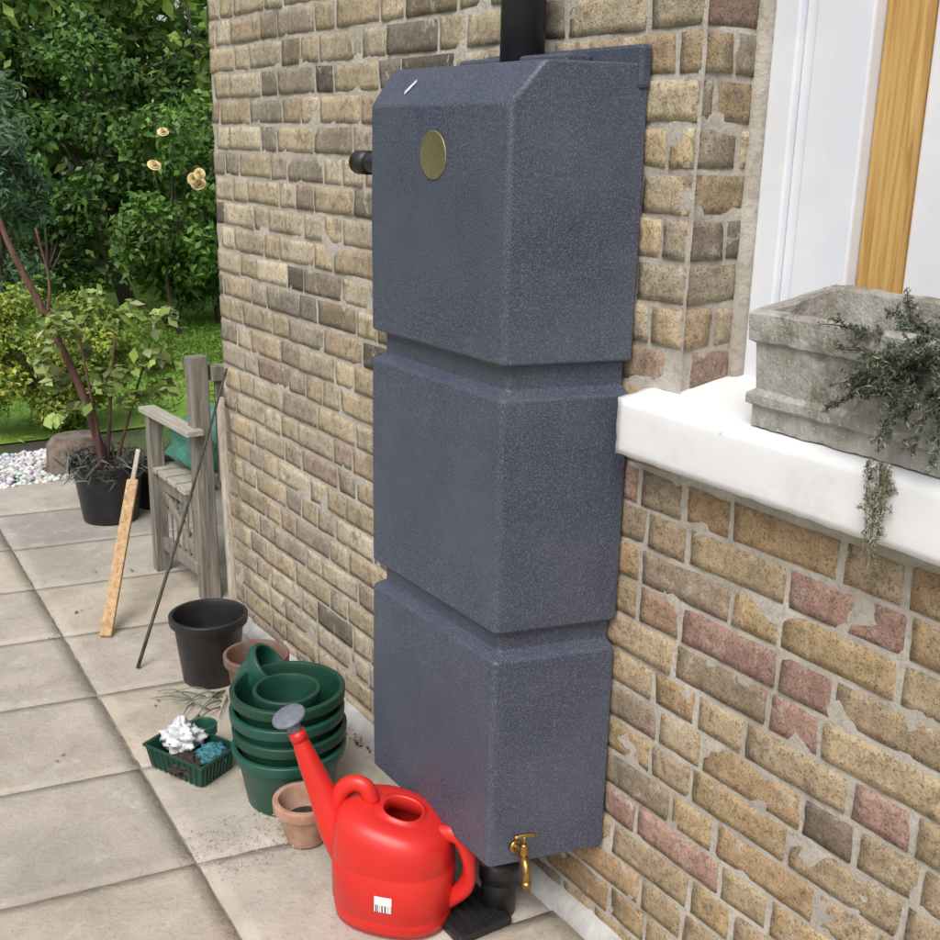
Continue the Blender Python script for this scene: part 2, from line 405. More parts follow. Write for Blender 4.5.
# ---------------------------------------------------------------- water tank
def tank():
    E=empty('rainwater_tank')
    xb=1.314
    def loop(z,d,xf):
        yf0,yf1=1.500+d,1.948-d; x0=xf+d
        yb0,yb1=1.440+d*.9,2.010-d*.9
        R=.014; pts=[]
        def corner(p,a,b):
            p=Vector(p);u=(Vector(a)-p).normalized();w=(Vector(b)-p).normalized()
            ang=u.angle(w); t=R/math.tan(ang/2); c=p+(u+w).normalized()*(R/math.sin(ang/2))
            s=p+u*t;e=p+w*t; s_=s-c;e_=e-c
            for k in range(9):
                f=k/8; th=s_.angle(e_); 
                q=(s_*math.sin((1-f)*th)+e_*math.sin(f*th))/math.sin(th)
                pts.append(c+q)
        B0=(xb,yb0);F0=(x0,yf0 - (x0-1.08)*.25);F1=(x0,yf1+(x0-1.08)*.25);B1=(xb,yb1)
        pts.append(Vector(B0)); corner(F0,B0,F1); corner(F1,F0,B1); pts.append(Vector(B1))
        return [Vector((p.x,p.y,z)) for p in pts]
    prof=[(.223,0,1.080),(.44,-.001,1.080),(.650,0,1.080),(.662,.022,1.08),(.702,.022,1.08),(.707,0,1.08),(.92,-.001,1.08),(1.133,0,1.08),(1.145,.022,1.08),(1.188,.022,1.08),(1.193,0,1.08),(1.40,-.001,1.08),(1.612,0,1.080),(1.679,0,1.135)]
    V=[];F=[]
    for z,d,xf in prof: V+=loop(z,d,xf)
    n=len(loop(0,0,1.08)); L=len(prof)
    for i in range(L-1):
        for k in range(n):
            a=i*n+k;b=i*n+(k+1)%n; F.append((a,a+n,b+n,b))
    F.append(tuple(range(n))); F.append(tuple(range((L-1)*n+n-1,(L-1)*n-1,-1)))
    o=mobj('tank_body',V,F,TANK,E,bevel=.005,seg=4)
    o.data.polygons.foreach_set('use_smooth',[True]*len(o.data.polygons))
    wn=o.modifiers.new('wn','WEIGHTED_NORMAL'); wn.keep_sharp=False
    box('wall_flange',(1.293,1.437,1.64),(1.316,1.885,1.708),TANK,E,.006)
    box('flange_lip',(1.235,1.56,1.674),(1.292,1.885,1.698),TANK,E,.006)
    Mx=Matrix.Rotation(math.radians(-90),3,'Y')
    lathe('badge',[(.040,0),(.042,.001),(.042,.003),(.040,.004),(.038,.0035),(.002,.0035)],(1.0805,1.722,1.528),BADGE,E,n=48,tilt=Mx)
    tube('overflow_stub',[(1.20,1.97,1.505),(1.20,2.09,1.505),(1.20,2.22,1.505)],[.020,.020],BLACKP,E,n=20,sm=2)
    tube('overflow_collar',[(1.20,2.17,1.505),(1.20,2.215,1.505)],[.025,.025],BLACKP,E,n=20,sm=1)
    mk=[(1.094,1.845,1.6285),(1.099,1.853,1.6345),(1.116,1.838,1.6555),(1.112,1.832,1.6505)]
    mobj('paper_scrap',[Vector(p)+Vector((-.001,0,.0025)) for p in mk],[(0,1,2,3)],WBAG,E)
    T=Vector((1.130,1.484,.265)); 
    tube('tap_body',[T+Vector((0,.01,0)),T+Vector((0,-.02,0)),T+Vector((-.006,-.042,0))],[.008,.009],BRASS,E,n=16,sm=2)
    tube('tap_flange',[T+Vector((0,0,0)),T+Vector((0,-.006,0))],[.014,.013],BRASS,E,n=16,sm=1)
    tube('tap_spout',[T+Vector((-.004,-.033,0)),T+Vector((-.012,-.050,-.002)),T+Vector((-.016,-.060,-.015)),T+Vector((-.017,-.063,-.038))],[.009,.007],BRASS,E,n=14,sm=6)
    tube('tap_nozzle',[T+Vector((-.017,-.063,-.034)),T+Vector((-.017,-.0635,-.048))],[.0088,.0088],BRASS,E,n=14,sm=2)
    tube('tap_bonnet',[T+Vector((-.005,-.036,.004)),T+Vector((-.005,-.036,.018)),T+Vector((-.005,-.036,.026))],[.0095,.006],BRASS,E,n=6,sm=3)
    tube('tap_spindle',[T+Vector((-.005,-.036,.025)),T+Vector((-.005,-.036,.044))],[.0035,.0035],BRASS,E,n=10,sm=2)
    tube('tap_handle',[T+Vector((-.024,-.031,.043)),T+Vector((-.012,-.034,.045)),T+Vector((.002,-.038,.045)),T+Vector((.014,-.041,.043))],[.0042,.0042],BRASS,E,n=10,sm=3)
tank()

pipe=empty('downpipe')
tube('pipe_upper',[(1.262,1.72,1.62),(1.262,1.72,2.3),(1.262,1.72,ZT)],[.040,.040],BLACKP,pipe,n=28,sm=2)
tube('pipe_socket',[(1.262,1.72,2.05),(1.262,1.72,2.12)],[.047,.047],BLACKP,pipe,n=28,sm=2)
tube('pipe_lower',[(1.195,1.62,.008),(1.195,1.62,.14),(1.195,1.62,.26)],[.036,.036],BLACKP,pipe,n=28,sm=2)
tube('pipe_collar',[(1.195,1.62,.09),(1.195,1.62,.14)],[.042,.042],BLACKP,pipe,n=28,sm=1)
tube('pipe_stub',[(1.12,1.56,.185),(1.12,1.56,.24)],[.014,.014],BLACKP,pipe,n=20,sm=1)
box('drain_cover',(1.06,1.56,.010),(1.19,1.70,.032),BLACKP,pipe,.006)
for k in range(5): box('drain_bar_%d'%k,(1.075+.022*k,1.575,.032),(1.085+.022*k,1.685,.037),BLACKP,pipe,.001)

# ---------------------------------------------------------------- stone trough + plant
tr=empty('stone_planter')
def tz_(x): return SLOPE*(x-1.268)+.003
def trough():
    y0,y1=.45,1.14; x0,x1=1.268,1.452
    zs=1.146
    prof=[(zs,.010),(zs+.03,.010),(zs+.036,.002),(zs+.05,.002),(zs+.056,.012),(zs+.125,.008),(zs+.131,0),(zs+.170,-.002),(zs+.174,.002),(zs+.174,.016),(zs+.170,.019),(zs+.07,.026)]
    V=[];F=[]
    ny=70;nx=20
    def loop(z,d):
        a0,a1,b0,b1=x0+d,x1-d,y0+d,y1-d;P=[]
        for k in range(ny): P.append((a0,b0+(b1-b0)*k/ny))
        for k in range(nx): P.append((a0+(a1-a0)*k/nx,b1))
        for k in range(ny): P.append((a1,b1-(b1-b0)*k/ny))
        for k in range(nx): P.append((a1-(a1-a0)*k/nx,b0))
        out=[]
        for x,y in P:
            p=Vector((x,y,z)); q=noise.noise(p*30)*.002+noise.noise(p*80)*.0016
            out.append((x+q,y+q,z+q*.8+tz_(x)))
        return out
    n=2*(ny+nx)
    for z,d in prof: V+=loop(z,d)
    for i in range(len(prof)-1):
        for k in range(n):
            a=i*n+k;b=i*n+(k+1)%n; F.append((a,a+n,b+n,b))
    mobj('trough_body',V,F,STONE,tr,smooth=False)
    V=[];F=[];M=24
    for i in range(M+1):
        for j in range(9):
            x=x0+.02+(x1-x0-.04)*j/8;y=y0+.02+(y1-y0-.04)*i/M
            V.append((x,y,zs+.115+.01*noise.noise(Vector((x*40,y*40,0)))+tz_(x)))
    for i in range(M):
        for j in range(8): a=i*9+j; F.append((a,a+1,a+10,a+9))
    mobj('trough_soil',V,F,SOILD,tr,smooth=True)
trough()
def sprigs(name,starts,parent,leafc,size=.012,seed=5,nn=26,twigcol=BARK,side=8):
    rd=random.Random(seed); items=[];cl=[]
    for (p,d,L,sag) in starts:
        p=Vector(p);d=Vector(d).normalized(); pts=[p]
        for k in range(1,6):
            t=k/5; pts.append(p+d*L*t+Vector((0,0,-sag*t*t))+Vector((rd.uniform(-1,1),rd.uniform(-1,1),rd.uniform(-1,1)))*.005)
        items.append((pts,[.0020,.0008])); sp=smoothpath(pts,4)
        for q in range(side):
            b=sp[int(2+(len(sp)-3)*q/side)]; dd=(d+Vector((rd.uniform(-1,1),rd.uniform(-1,1),rd.uniform(-.8,.7)))).normalized(); l=L*rd.uniform(.18,.42)
            e=b+dd*l+Vector((0,0,-.1*l)); items.append(([b,b+dd*l*.5,e],[.0012,.0005]))
            for s in range(4):
                c=b+(e-b)*((s+.6)/4); cl.append((c.x,c.y,c.z,.006,.006,.006,nn//3))
        for c in sp[1:]: cl.append((c.x,c.y,c.z,.005,.005,.005,nn//4))
    merge_tubes(name+'_twigs',items,twigcol,parent,n=5,sm=2)
    leaves(name+'_needles',cl,size,leafc,parent=parent,up=.3,aspect=.22,shell=.2,seed=seed)
pl=empty('trailing_conifer')
rd=random.Random(3); st=[]
for i in range(46):   # upright and spreading feathery sprigs
    y=rd.uniform(.66,.93); st.append(((1.30+rd.uniform(-.02,.08),y,1.29),(rd.uniform(-1.0,.4),rd.uniform(-.7,1.0),rd.uniform(.2,1.1)),rd.uniform(.06,.10),rd.uniform(.0,.02)))
for i in range(44):   # fans leaning out over the front face
    y=rd.uniform(.68,.92); st.append(((1.272,y,rd.uniform(1.25,1.33)),(-.8,rd.uniform(-.8,1.0),rd.uniform(-.7,.4)),rd.uniform(.05,.085),rd.uniform(.0,.03)))
for i in range(4):
    y=rd.uniform(.80,.89); st.append(((1.262,y,1.26),(-.4,rd.uniform(-.2,.2),-.3),.06,rd.uniform(.03,.06)))
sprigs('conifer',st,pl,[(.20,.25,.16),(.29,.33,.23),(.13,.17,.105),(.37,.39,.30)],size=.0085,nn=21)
st=[]
for i in range(6):
    st.append(((1.245,rd.uniform(.86,.90),1.16),(-.14,rd.uniform(-.1,.1),-.4),.05,rd.uniform(.05,.11)))
sprigs('dry_trail',st,pl,[(.42,.39,.28),(.28,.29,.19)],size=.009,nn=12,seed=9,twigcol=PALEW)

# ---------------------------------------------------------------- ground / paving / lawn
g=NT('ground_soil_grass')
c=g.mix(g.ramp(g.noise(1.2,4),[(.4,0),(.6,1)]),(.07,.065,.04),(.08,.13,.03)); g.col(c); g.rough(.95); g.bump(g.noise(20,4),.8,.03)
mobj('ground',[(-400,-400,-.03),(400,-400,-.03),(400,400,-.03),(-400,400,-.03)],[(0,1,2,3)],g.m)
def slabm():
    m=NT('sandstone_slab'); a=m.attr()
    c=m.mix(1,a.outputs['Color'],m.ramp(m.noise(3.5,4,.6),[(.35,.84),(.65,1.10)]),'MULTIPLY')
    n13=m.noise(10,4,.8,dist=.6)
    c=m.mix(m.ramp(n13,[(.53,0),(.68,.42)]),c,(.28,.235,.18))
    c=m.mix(m.ramp(m.noise(70,4,.8),[(.57,0),(.68,.45)]),c,(.19,.165,.135))
    c=m.mix(m.ramp(n13,[(.32,.45),(.44,0)]),c,(.60,.575,.53))
    m.col(c); m.rough(.85); m.b.inputs['Specular IOR Level'].default_value=.3
    m.bump(m.math('ADD',m.math('MULTIPLY',m.noise(9,3,.6),2),m.noise(80,3,.7)),.6,.004); return m.m
SL=slabm()
def paving():
    E=empty('patio_paving')
    rd=random.Random(4)
    xs=[-2.28,-1.68,-1.08,-.48,.12,.72,1.30]
    V=[];F=[];C=[]
    ys=[2.1+.45*k for k in range(-9,8)]
    def P(x,y):
        if x<1.29: X=x+.05*(y-2.1)
        else: X=x if y<3.4 else x+.6*min(1,(y-3.4)/.4)
        return X, y-.17*(x-.72)
    cols=[(.44,.39,.335),(.405,.37,.325),(.47,.42,.355),(.38,.35,.31),(.46,.40,.32)]
    for i in range(len(xs)-1):
        for k in range(len(ys)-1):
            a,b=xs[i]+.0035,xs[i+1]-.0035; lo,hi=ys[k]+.0035,ys[k+1]-.0035
            col=Vector(rd.choice(cols))*rd.uniform(.95,1.08); M=14; base=len(V); zt=rd.uniform(-.002,.002); tx=rd.uniform(-.003,.003)
            for q in range(-1,M+2):
                for p in range(-1,M+2):
                    pu=min(max(p,0),M)/M;pv=min(max(q,0),M)/M
                    X,Y=P(a+(b-a)*pu,lo+(hi-lo)*pv)
                    e=min(pu,1-pu,pv,1-pv)
                    z=.012+zt+tx*(pu-.5)+.002*noise.noise(Vector((X*7,Y*7,0)))
                    if e<.01:
                        nn=noise.noise(Vector((X*30,Y*30,2))); z-=.002+.002*max(0,nn)
                        X+=nn*.003;Y+=nn*.003
                    if p<0 or q<0 or p>M or q>M: z-=.03
                    V.append((X,Y,z)); C.append((*col,1))
            W=M+3
            for q in range(M+2):
                for p in range(M+2): a0=base+q*W+p; F.append((a0,a0+1,a0+1+W,a0+W))
    mobj('slabs',V,F,SL,E,smooth=True,cols=C)
    J=simple('slab_joint',(.17,.15,.115),(.29,.255,.205),20,.95,.8,90,.004)
    mobj('joint_bed',[(-2.4,-2,.007),(1.36,-2,.007),(1.36,3.5,.007),(2.1,3.9,.007),(2.1,5.0,.007),(-2.4,5.6,.007)],[(0,1,2,3,4,5)],J,E)
paving()
box('soil_bed',(1.37,3.52,-.02),(2.6,5.0,.0),SOIL,None,bevel=0)
def stones(name,lo,hi,n,sz,cols,z=0,seed=2):
    r=random.Random(seed);V=[];F=[];C=[]
    ico=[(0,0,1),(.9,0,.2),(.28,.85,.2),(-.73,.53,.2),(-.73,-.53,.2),(.28,-.85,.2),(.5,.4,-.7),(-.5,.4,-.7),(0,-.6,-.7)]
    fs=[(0,1,2),(0,2,3),(0,3,4),(0,4,5),(0,5,1),(1,6,2),(2,7,3),(2,6,7),(3,7,4),(4,8,5),(4,7,8),(5,8,1),(1,8,6)]
    for i in range(n):
        c=(r.uniform(lo[0],hi[0]),r.uniform(lo[1],hi[1]),z+r.uniform(0,.012)); s=sz*r.uniform(.6,1.3);b=len(V); R=Matrix.Rotation(r.uniform(0,6),3,'Z'); col=[k*r.uniform(.8,1.1) for k in r.choice(cols)]
        for p in ico:
            q=R@Vector(p); V.append((c[0]+q.x*s*1.2,c[1]+q.y*s,c[2]+q.z*s*.7)); C.append((*col,1))
        F+=[tuple(j+b for j in f) for f in fs]
    m=NT(name+'_m'); m.col(m.attr().outputs['Color']); m.rough(.8)
    return mobj(name,V,F,m.m,None,smooth=True,cols=C)
stones('gravel',(.1,5.18),(1.36,5.75),2600,.016,[(.7,.7,.7),(.6,.6,.6),(.78,.77,.74),(.4,.39,.37)],z=.004)

lm=NT('lawn_turf'); lm.col(lm.mix(lm.ramp(lm.noise(3,4),[(.35,0),(.65,1)]),(.17,.31,.04),(.26,.42,.07))); lm.rough(.9); lm.bump(lm.noise(60,3),.8,.02)
lawn=empty('lawn')
mobj('turf',[(-6,6.1,-.02),(9,6.1,-.02),(9,13.5,-.02),(-6,13.5,-.02)],[(0,1,2,3)],lm.m,lawn)
leaves('blades',[(2.4,8.3,.0,3.2,2.3,.03,30000)],.07,[(.26,.46,.06),(.32,.52,.09),(.19,.36,.045)],parent=lawn,up=.0,aspect=.14,shell=.0,seed=4)

# ---------------------------------------------------------------- vegetation
G_DARK=[(.08,.16,.04),(.10,.20,.05),(.065,.13,.04)]
G_MID=[(.14,.27,.06),(.18,.33,.075),(.10,.21,.05)]
G_LIME=[(.28,.43,.09),(.35,.50,.12),(.21,.35,.07)]
G_YEL=[(.44,.47,.07),(.35,.43,.07),(.52,.52,.11),(.24,.33,.05)]
def crown(c,R,nc,cr,n,seed):
    r=random.Random(seed);o=[]
    for i in range(nc):
        while True:
            p=Vector((r.uniform(-1,1),r.uniform(-1,1),r.uniform(-1,1)))
            if .35<p.length<1: break
        k=r.uniform(.6,1.35)*cr
        o.append((c[0]+p.x*R[0],c[1]+p.y*R[1],c[2]+p.z*R[2],k,k,k*.75,int(n*k/cr)))
    return o
def tree(name,base,c,R,nc,cr,n,size,cols,seed,tr=.08,asp=.55,gain=1.0):
    E=empty(name); r=random.Random(seed); cl=crown(c,R,nc,cr,n,seed)
    b=Vector(base);m=Vector((c[0],c[1],c[2]-R[2]*.3)); items=[([b,b*.5+m*.5+Vector((r.uniform(-.1,.1),.05,0)),m,Vector((c[0],c[1],c[2]+R[2]*.6))],[tr,tr*.25])]
    for q in cl[::2]:
        s=b+(m-b)*r.uniform(.5,1.0); e=Vector(q[:3]); items.append(([s,(s+e)/2+Vector((r.uniform(-.1,.1),r.uniform(-.1,.1),.1)),e],[tr*.4,tr*.08]))
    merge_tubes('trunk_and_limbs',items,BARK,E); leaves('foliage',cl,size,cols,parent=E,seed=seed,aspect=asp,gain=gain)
    return E
cl=[]
r_=random.Random(8)
for i in range(190):
    x=r_.uniform(-7,14); y=r_.uniform(13.5,16); z=r_.uniform(0.2,4.9); k=r_.uniform(.6,1.1)
    cl.append((x,y,z,k,k,k*.8,230))
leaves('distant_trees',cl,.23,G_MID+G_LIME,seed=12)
FE=empty('garden_fence')
for i in range(60):
    beam('board_%d'%i,(-7+i*.36,17.8,0),(-7+i*.36,17.8,2.0),.34,.02,GREYW,FE,bevel=0)
tree('ash_tree',(1.1,11.0,0),(1.9,11.2,2.9),(1.3,1.0,1.3),26,.42,330,.13,G_MID+G_LIME*2,31)
tree('hawthorn_tree',(3.2,10.3,0),(3.05,10.4,1.7),(.9,.7,1.0),34,.26,380,.075,G_DARK+G_MID*2,32)
tree('hazel_tree',(4.9,11.5,0),(4.6,11.6,2.5),(1.3,.9,1.7),38,.4,320,.11,G_MID+G_LIME*2,33)
tree('elder_tree',(-1.5,11,0),(-1.2,11,2.4),(1.5,1,1.7),20,.42,220,.13,G_MID,34)
tree('laurel_shrub',(3.7,9.4,0),(3.65,9.5,.95),(.75,.45,.9),30,.24,260,.085,G_MID+G_LIME[2:],35,tr=.04)
tree('fern_shrub',(2.4,9.9,0),(2.4,9.9,.75),(.6,.4,.6),20,.2,200,.07,G_MID+G_DARK,41,tr=.03)
tree('buddleia_shrub',(1.75,8.2,0),(1.68,8.2,1.2),(.32,.4,.7),20,.17,220,.075,[(.17,.29,.17),(.24,.36,.22),(.13,.24,.12)],36,tr=.03,asp=.28)
tree('golden_shrub',(1.45,6.3,0),(1.44,6.25,.36),(.52,.3,.36),44,.12,430,.032,G_YEL+G_LIME[:2],37,tr=.015)
tree('box_shrub',(.6,6.5,0),(.6,6.5,.35),(.5,.35,.35),24,.16,220,.04,G_MID,38,tr=.015)
ro=tree('rose_bush',(3.15,8.9,0),(3.14,8.9,1.1),(.45,.3,.72),24,.19,160,.065,G_MID+G_LIME[2:],39,tr=.02)
PET=simple('rose_petal',(.80,.60,.28),(.86,.74,.46),60,.6,.1)
RV=[];RF=[]
for i,(x,y,z) in enumerate([(2.98,8.55,1.58),(3.20,8.55,1.24),(3.25,8.58,1.20),(3.23,8.5,1.28),(2.88,8.5,1.34)]):
    c0=Vector((x,y,z)); face=Vector((-.35+.3*math.sin(i*2),-.8,.5+.4*math.cos(i*3))).normalized(); Q=Vector((0,0,1)).rotation_difference(face).to_matrix(); S=.72+.12*(i%3)
    for ring in range(4):
        for k in range(6):
            a=k*1.047+ring*.5+i; rr=.012+.014*ring; b=len(RV)
            d=Vector((math.cos(a),math.sin(a),0)); s=Vector((-d.y,d.x,0)); h=.045-.014*ring; wd=.012+.006*ring
            for p in (d*.004-s*.006,d*.004+s*.006,d*rr+s*wd+Vector((0,0,h)),d*(rr+.008)+Vector((0,0,h+.004)),d*rr-s*wd+Vector((0,0,h))): RV.append(c0+Q@(p*S))
            RF.append((b,b+1,b+2,b+3,b+4))
mobj('rose_blooms',RV,RF,PET,ro,smooth=True)

pv_=empty('potted_shrub')
def pot(name,c,rt,rb,h,mat,parent,rim=.012,wall=.004,tilt=None,fill=None):
    prof=[(rb*.9,0),(rb,.003),(rt-.006,h-.03),(rt-.005,h-.028),(rt+rim*.4,h-.026),(rt+rim*.5,h-.002),(rt+rim*.3,h),(rt-wall,h),(rt-wall-.002,h-.02),(rb-wall,.012),(.002,.010)]
    lathe(name,prof,c,mat,parent,tilt=tilt)
pot('pot',(1.27,4.53,0.012),.145,.11,.25,BLACKP,pv_)
lathe('soil',[(.13,.19),(.12,.215),(.002,.22)],(1.27,4.53,.012),SOIL,pv_)
items=[([(1.27,4.56,.2),(1.22,4.6,.5),(1.10,4.62,.85),(1.0,4.64,1.10),(.95,4.68,1.30),(.93,4.7,1.5)],[.020,.008]),
 ([(1.10,4.62,.85),(1.12,4.62,1.0),(1.08,4.6,1.2)],[.009,.004]),
 ([(1.28,4.58,.2),(1.32,4.6,.5),(1.36,4.62,.75)],[.010,.004]),([(1.26,4.55,.2),(1.22,4.5,.5),(1.18,4.5,.85)],[.009,.003]),([(1.3,4.56,.2),(1.42,4.6,.5),(1.5,4.6,.72)],[.009,.003])]
merge_tubes('stems',items,BARKR,pv_,n=7)
cl=[]
r=random.Random(5)
for i in range(46):
    x=r.uniform(1.08,1.60);z=r.uniform(.50,.92)-abs(x-1.32)*.25; cl.append((x,4.6+r.uniform(-.12,.15),z,.055,.055,.03,15))
leaves('leaves',cl,.058,[(.36,.48,.11),(.44,.56,.17),(.26,.39,.08),(.50,.56,.28)],parent=pv_,up=1.2,aspect=.66,seed=6)
cl=[(1.27+.12*math.cos(a),4.53+.12*math.sin(a),.25,.07,.07,.06,40) for a in [k*.7 for k in range(9)]]
leaves('strap_leaves',cl,.10,[(.06,.06,.055),(.16,.16,.15),(.28,.28,.26),(.09,.11,.07)],parent=pv_,aspect=.08,seed=7)
p2=empty('plant_pot'); pot('pot_body',(1.50,4.62,.0),.11,.085,.2,BLACKP,p2); lathe('pot_soil',[(.095,.15),(.09,.17),(.002,.175)],(1.50,4.62,0),SOIL,p2)
sv=empty('tree_stump'); lathe('stump_body',[(.15,0),(.13,.06),(.125,.15),(.10,.185),(.002,.19)],(1.36,5.35,-.01),STUMPW,sv,n=22,jit=.12)

# ---------------------------------------------------------------- bench, canes
be=empty('wooden_bench')
beam('back_post',(1.30,3.50,0),(1.30,3.53,.86),.062,.055,GREYW,be)
beam('back_post_far',(1.86,3.50,0),(1.86,3.53,.86),.062,.055,GREYW,be)
beam('front_leg',(1.255,3.86,0),(1.255,3.86,.60),.05,.045,GREYW,be)
beam('front_leg_far',(1.86,3.86,0),(1.86,3.86,.60),.05,.045,GREYW,be)
AW=woodmat('arm_wood',[(.3,(.30,.27,.21)),(.5,(.42,.39,.32)),(.7,(.52,.49,.42))],axis=1)
beam('arm',(1.262,3.46,.615),(1.250,3.92,.61),.06,.02,AW,be)
beam('arm_far',(1.86,3.46,.62),(1.86,3.92,.615),.06,.02,AW,be)
beam('side_rail',(1.28,3.50,.36),(1.265,3.86,.36),.025,.06,GREYW,be)
beam('lower_rail',(1.28,3.50,.12),(1.265,3.86,.12),.025,.045,GREYW,be)
beam('brace',(1.285,3.52,.14),(1.265,3.84,.34),.02,.035,GREYW,be)
for k in range(4): beam('seat_slat_%d'%k,(1.235,3.56+.095*k,.40),(1.9,3.56+.095*k,.40),.075,.02,AW,be,side=(0,1,0))
for k in range(6): beam('side_slat_%d'%k,(1.272,3.55+.055*k,.14),(1.272,3.55+.055*k,.35),.004,.012,GREYW,be,bevel=0)
for k in range(6): beam('back_slat_%d'%k,(1.38+.085*k,3.515,.42),(1.38+.085*k,3.515,.82),.05,.018,GREYW,be)
beam('top_rail',(1.34,3.52,.80),(1.83,3.52,.80),.05,.05,GREYW,be,side=(0,0,1))
V=[];F=[];A=24;B=14
for i in range(B+1):
    t=math.pi*i/B
    for k in range(A):
        a=2*math.pi*k/A; p=Vector((math.sin(t)*math.cos(a),math.sin(t)*math.sin(a),math.cos(t))); q=1+.35*noise.noise(p*2.2)+.12*noise.noise(p*6)
        V.append((1.46+.17*p.x*q,3.76+.15*p.y*q,max(.411,.50+.12*p.z*q)))
for i in range(B):
    for k in range(A): a=i*A+k;b=i*A+(k+1)%A; F.append((a,a+A,b+A,b))
mobj('green_sack',V,F,simple('sack_green',(.06,.22,.16),(.10,.31,.24),20,.4,.6,40,.01),None,smooth=True)

pk=empty('wooden_plank'); beam('plank_body',(.90,3.37,.014),(1.125,3.72,.41),.038,.018,TANW,pk,side=(.8,-.5,0))
beam('plank_tip',(1.125,3.72,.41),(1.17,3.78,.50),.016,.012,PALEW,pk,side=(.8,-.5,0))
tube('bamboo_cane',[(.915,3.10,.014),(1.11,3.19,.42),(1.306,3.28,.86)],[.006,.004],simple('cane_m',(.03,.028,.02),(.08,.07,.05),30,.6,.2),None,n=8,sm=4)
beam('broom_handle',(1.22,3.08,.014),(1.300,3.33,.76),.024,.024,PALEW,None,bevel=.006)

# ---------------------------------------------------------------- pots group
a=empty('black_plant_pot'); pot('pot_body',(1.08,2.93,.014),.106,.080,.205,BLACKP,a,rim=.016); lathe('pot_soil',[(.07,.03),(.065,.04),(.002,.045)],(1.08,2.93,.014),SOIL,a)
a=empty('brown_plant_pot'); pot('pot_body',(1.12,2.68,.014),.085,.065,.17,BROWNP,a)
a=empty('green_planter_stack')
for k in range(4):
    pot('planter_%d'%k,(1.010+.004*(k%2),2.235+.003*k,.014+.046*k),.128,.102,.150,GREENP2 if k%2 else GREENP,a,rim=.018,wall=.004)
pot('inner_pot',(1.000,2.22,.165),.074,.056,.146,GREENP2,a,rim=.012)
pot('tipped_pot',(.975,2.40,.25),.060,.042,.085,GREENP,a,rim=.012,tilt=Matrix.Rotation(math.radians(50),3,Vector((.6,.8,0))))
a=empty('terracotta_pot'); pot('pot_body',(.962,2.05,.014),.068,.043,.108,TERRA,a,rim=.012,wall=.008)
lathe('pot_soil',[(.045,.05),(.04,.06),(.002,.06)],(.962,2.05,.014),SOIL,a)
def tray():
    E=empty('seed_tray'); O=Vector((-.022,.012,0)); A=Vector((.775,2.535,0))+O;B=Vector((.855,2.345,0))+O;C=Vector((.975,2.405,0))+O;D=A+(C-B)
    cs=[A,B,C,D];cen=(A+B+C+D)/4
    def ring(s,z): return [cen+(c-cen)*s+Vector((0,0,z)) for c in cs]
    V=[];
    for s,z in ((.86,.016),(.97,.072),(1.03,.072),(1.03,.079),(.94,.079),(.83,.024)): V+=ring(s,z)
    F=[]
    for i in range(5):
        for k in range(4): F.append((i*4+k,i*4+(k+1)%4,(i+1)*4+(k+1)%4,(i+1)*4+k))
    F+=[(3,2,1,0),(20,21,22,23)]
    mobj('tray_body',V,F,GREENP2,E,bevel=.003)
    for e,(p,q) in enumerate(((A,B),(B,C))):
        for k in range(1,10):
            t=k/10; b=p+(q-p)*t
            lo=cen+(b-cen)*.87+Vector((0,0,.018)); hi=cen+(b-cen)*.975+Vector((0,0,.071)); beam('rib',lo,hi,.006,.006,GREENP2,E,bevel=0)
    def blob(name,c,r,mat,sd,flat=.6,k1=.45,k2=.16):
        V=[];F=[];a_=40;b_=24
        for i in range(b_+1):
            t=math.pi*i/b_
            for k in range(a_):
                an=2*math.pi*k/a_; p=Vector((math.sin(t)*math.cos(an),math.sin(t)*math.sin(an),math.cos(t))); q=1+k1*noise.noise(p*1.9+Vector((sd,0,0)))-k2*abs(noise.noise(p*2.6+Vector((0,sd,0))))*2+.02*noise.noise(p*9)
                V.append((c[0]+r*p.x*q+O.x,c[1]+r*p.y*q+O.y,c[2]+r*flat*p.z*q))
        for i in range(b_):
            for k in range(a_): x=i*a_+k;y=i*a_+(k+1)%a_; F.append((x,x+a_,y+a_,y))
        mobj(name,V,F,mat,E,smooth=True)
    blob('white_bag',(.870,2.515,.080),.056,WBAG,1,.75,.5,.35)
    blob('teal_netting',(.915,2.42,.066),.044,BLUEN,2,.45,.3,.4)
    blob('soil_lump',(.85,2.44,.045),.05,SOIL,3,.4)
    pot('small_pot',(.93+O.x,2.525+O.y,.04),.032,.024,.055,GREENP,E,rim=.006)
tray()
stp=[]
r=random.Random(2)
for i in range(14):
    p=Vector((1.02+r.uniform(-.06,.06),2.78+r.uniform(-.06,.05),.016)); d=Vector((r.uniform(-1,.1),r.uniform(-1,.6),0)).normalized()
    stp.append(([p,p+d*.06+Vector((0,0,r.uniform(.005,.02))),p+d*.12+Vector((0,0,.003))],[.003,.001]))
merge_tubes('dry_leaves',stp,simple('dryleaf',(.10,.13,.09),(.22,.24,.17),30,.8,.2),None,n=5)
stones('grit',(.72,2.00),(1.0,2.22),300,.0022,[(.6,.58,.54),(.4,.38,.34)],z=.014,seed=6)
cl=[(r.uniform(.3,1.2),r.uniform(2.2,4.6),.016,.02,.02,.001,2) for i in range(20)]+[(1.27,r.uniform(1.9,3.2),.018,.02,.05,.004,5) for i in range(14)]
leaves('leaf_litter',cl,.014,[(.22,.16,.08),(.14,.12,.05),(.3,.24,.12)],up=3,aspect=.6,seed=15)

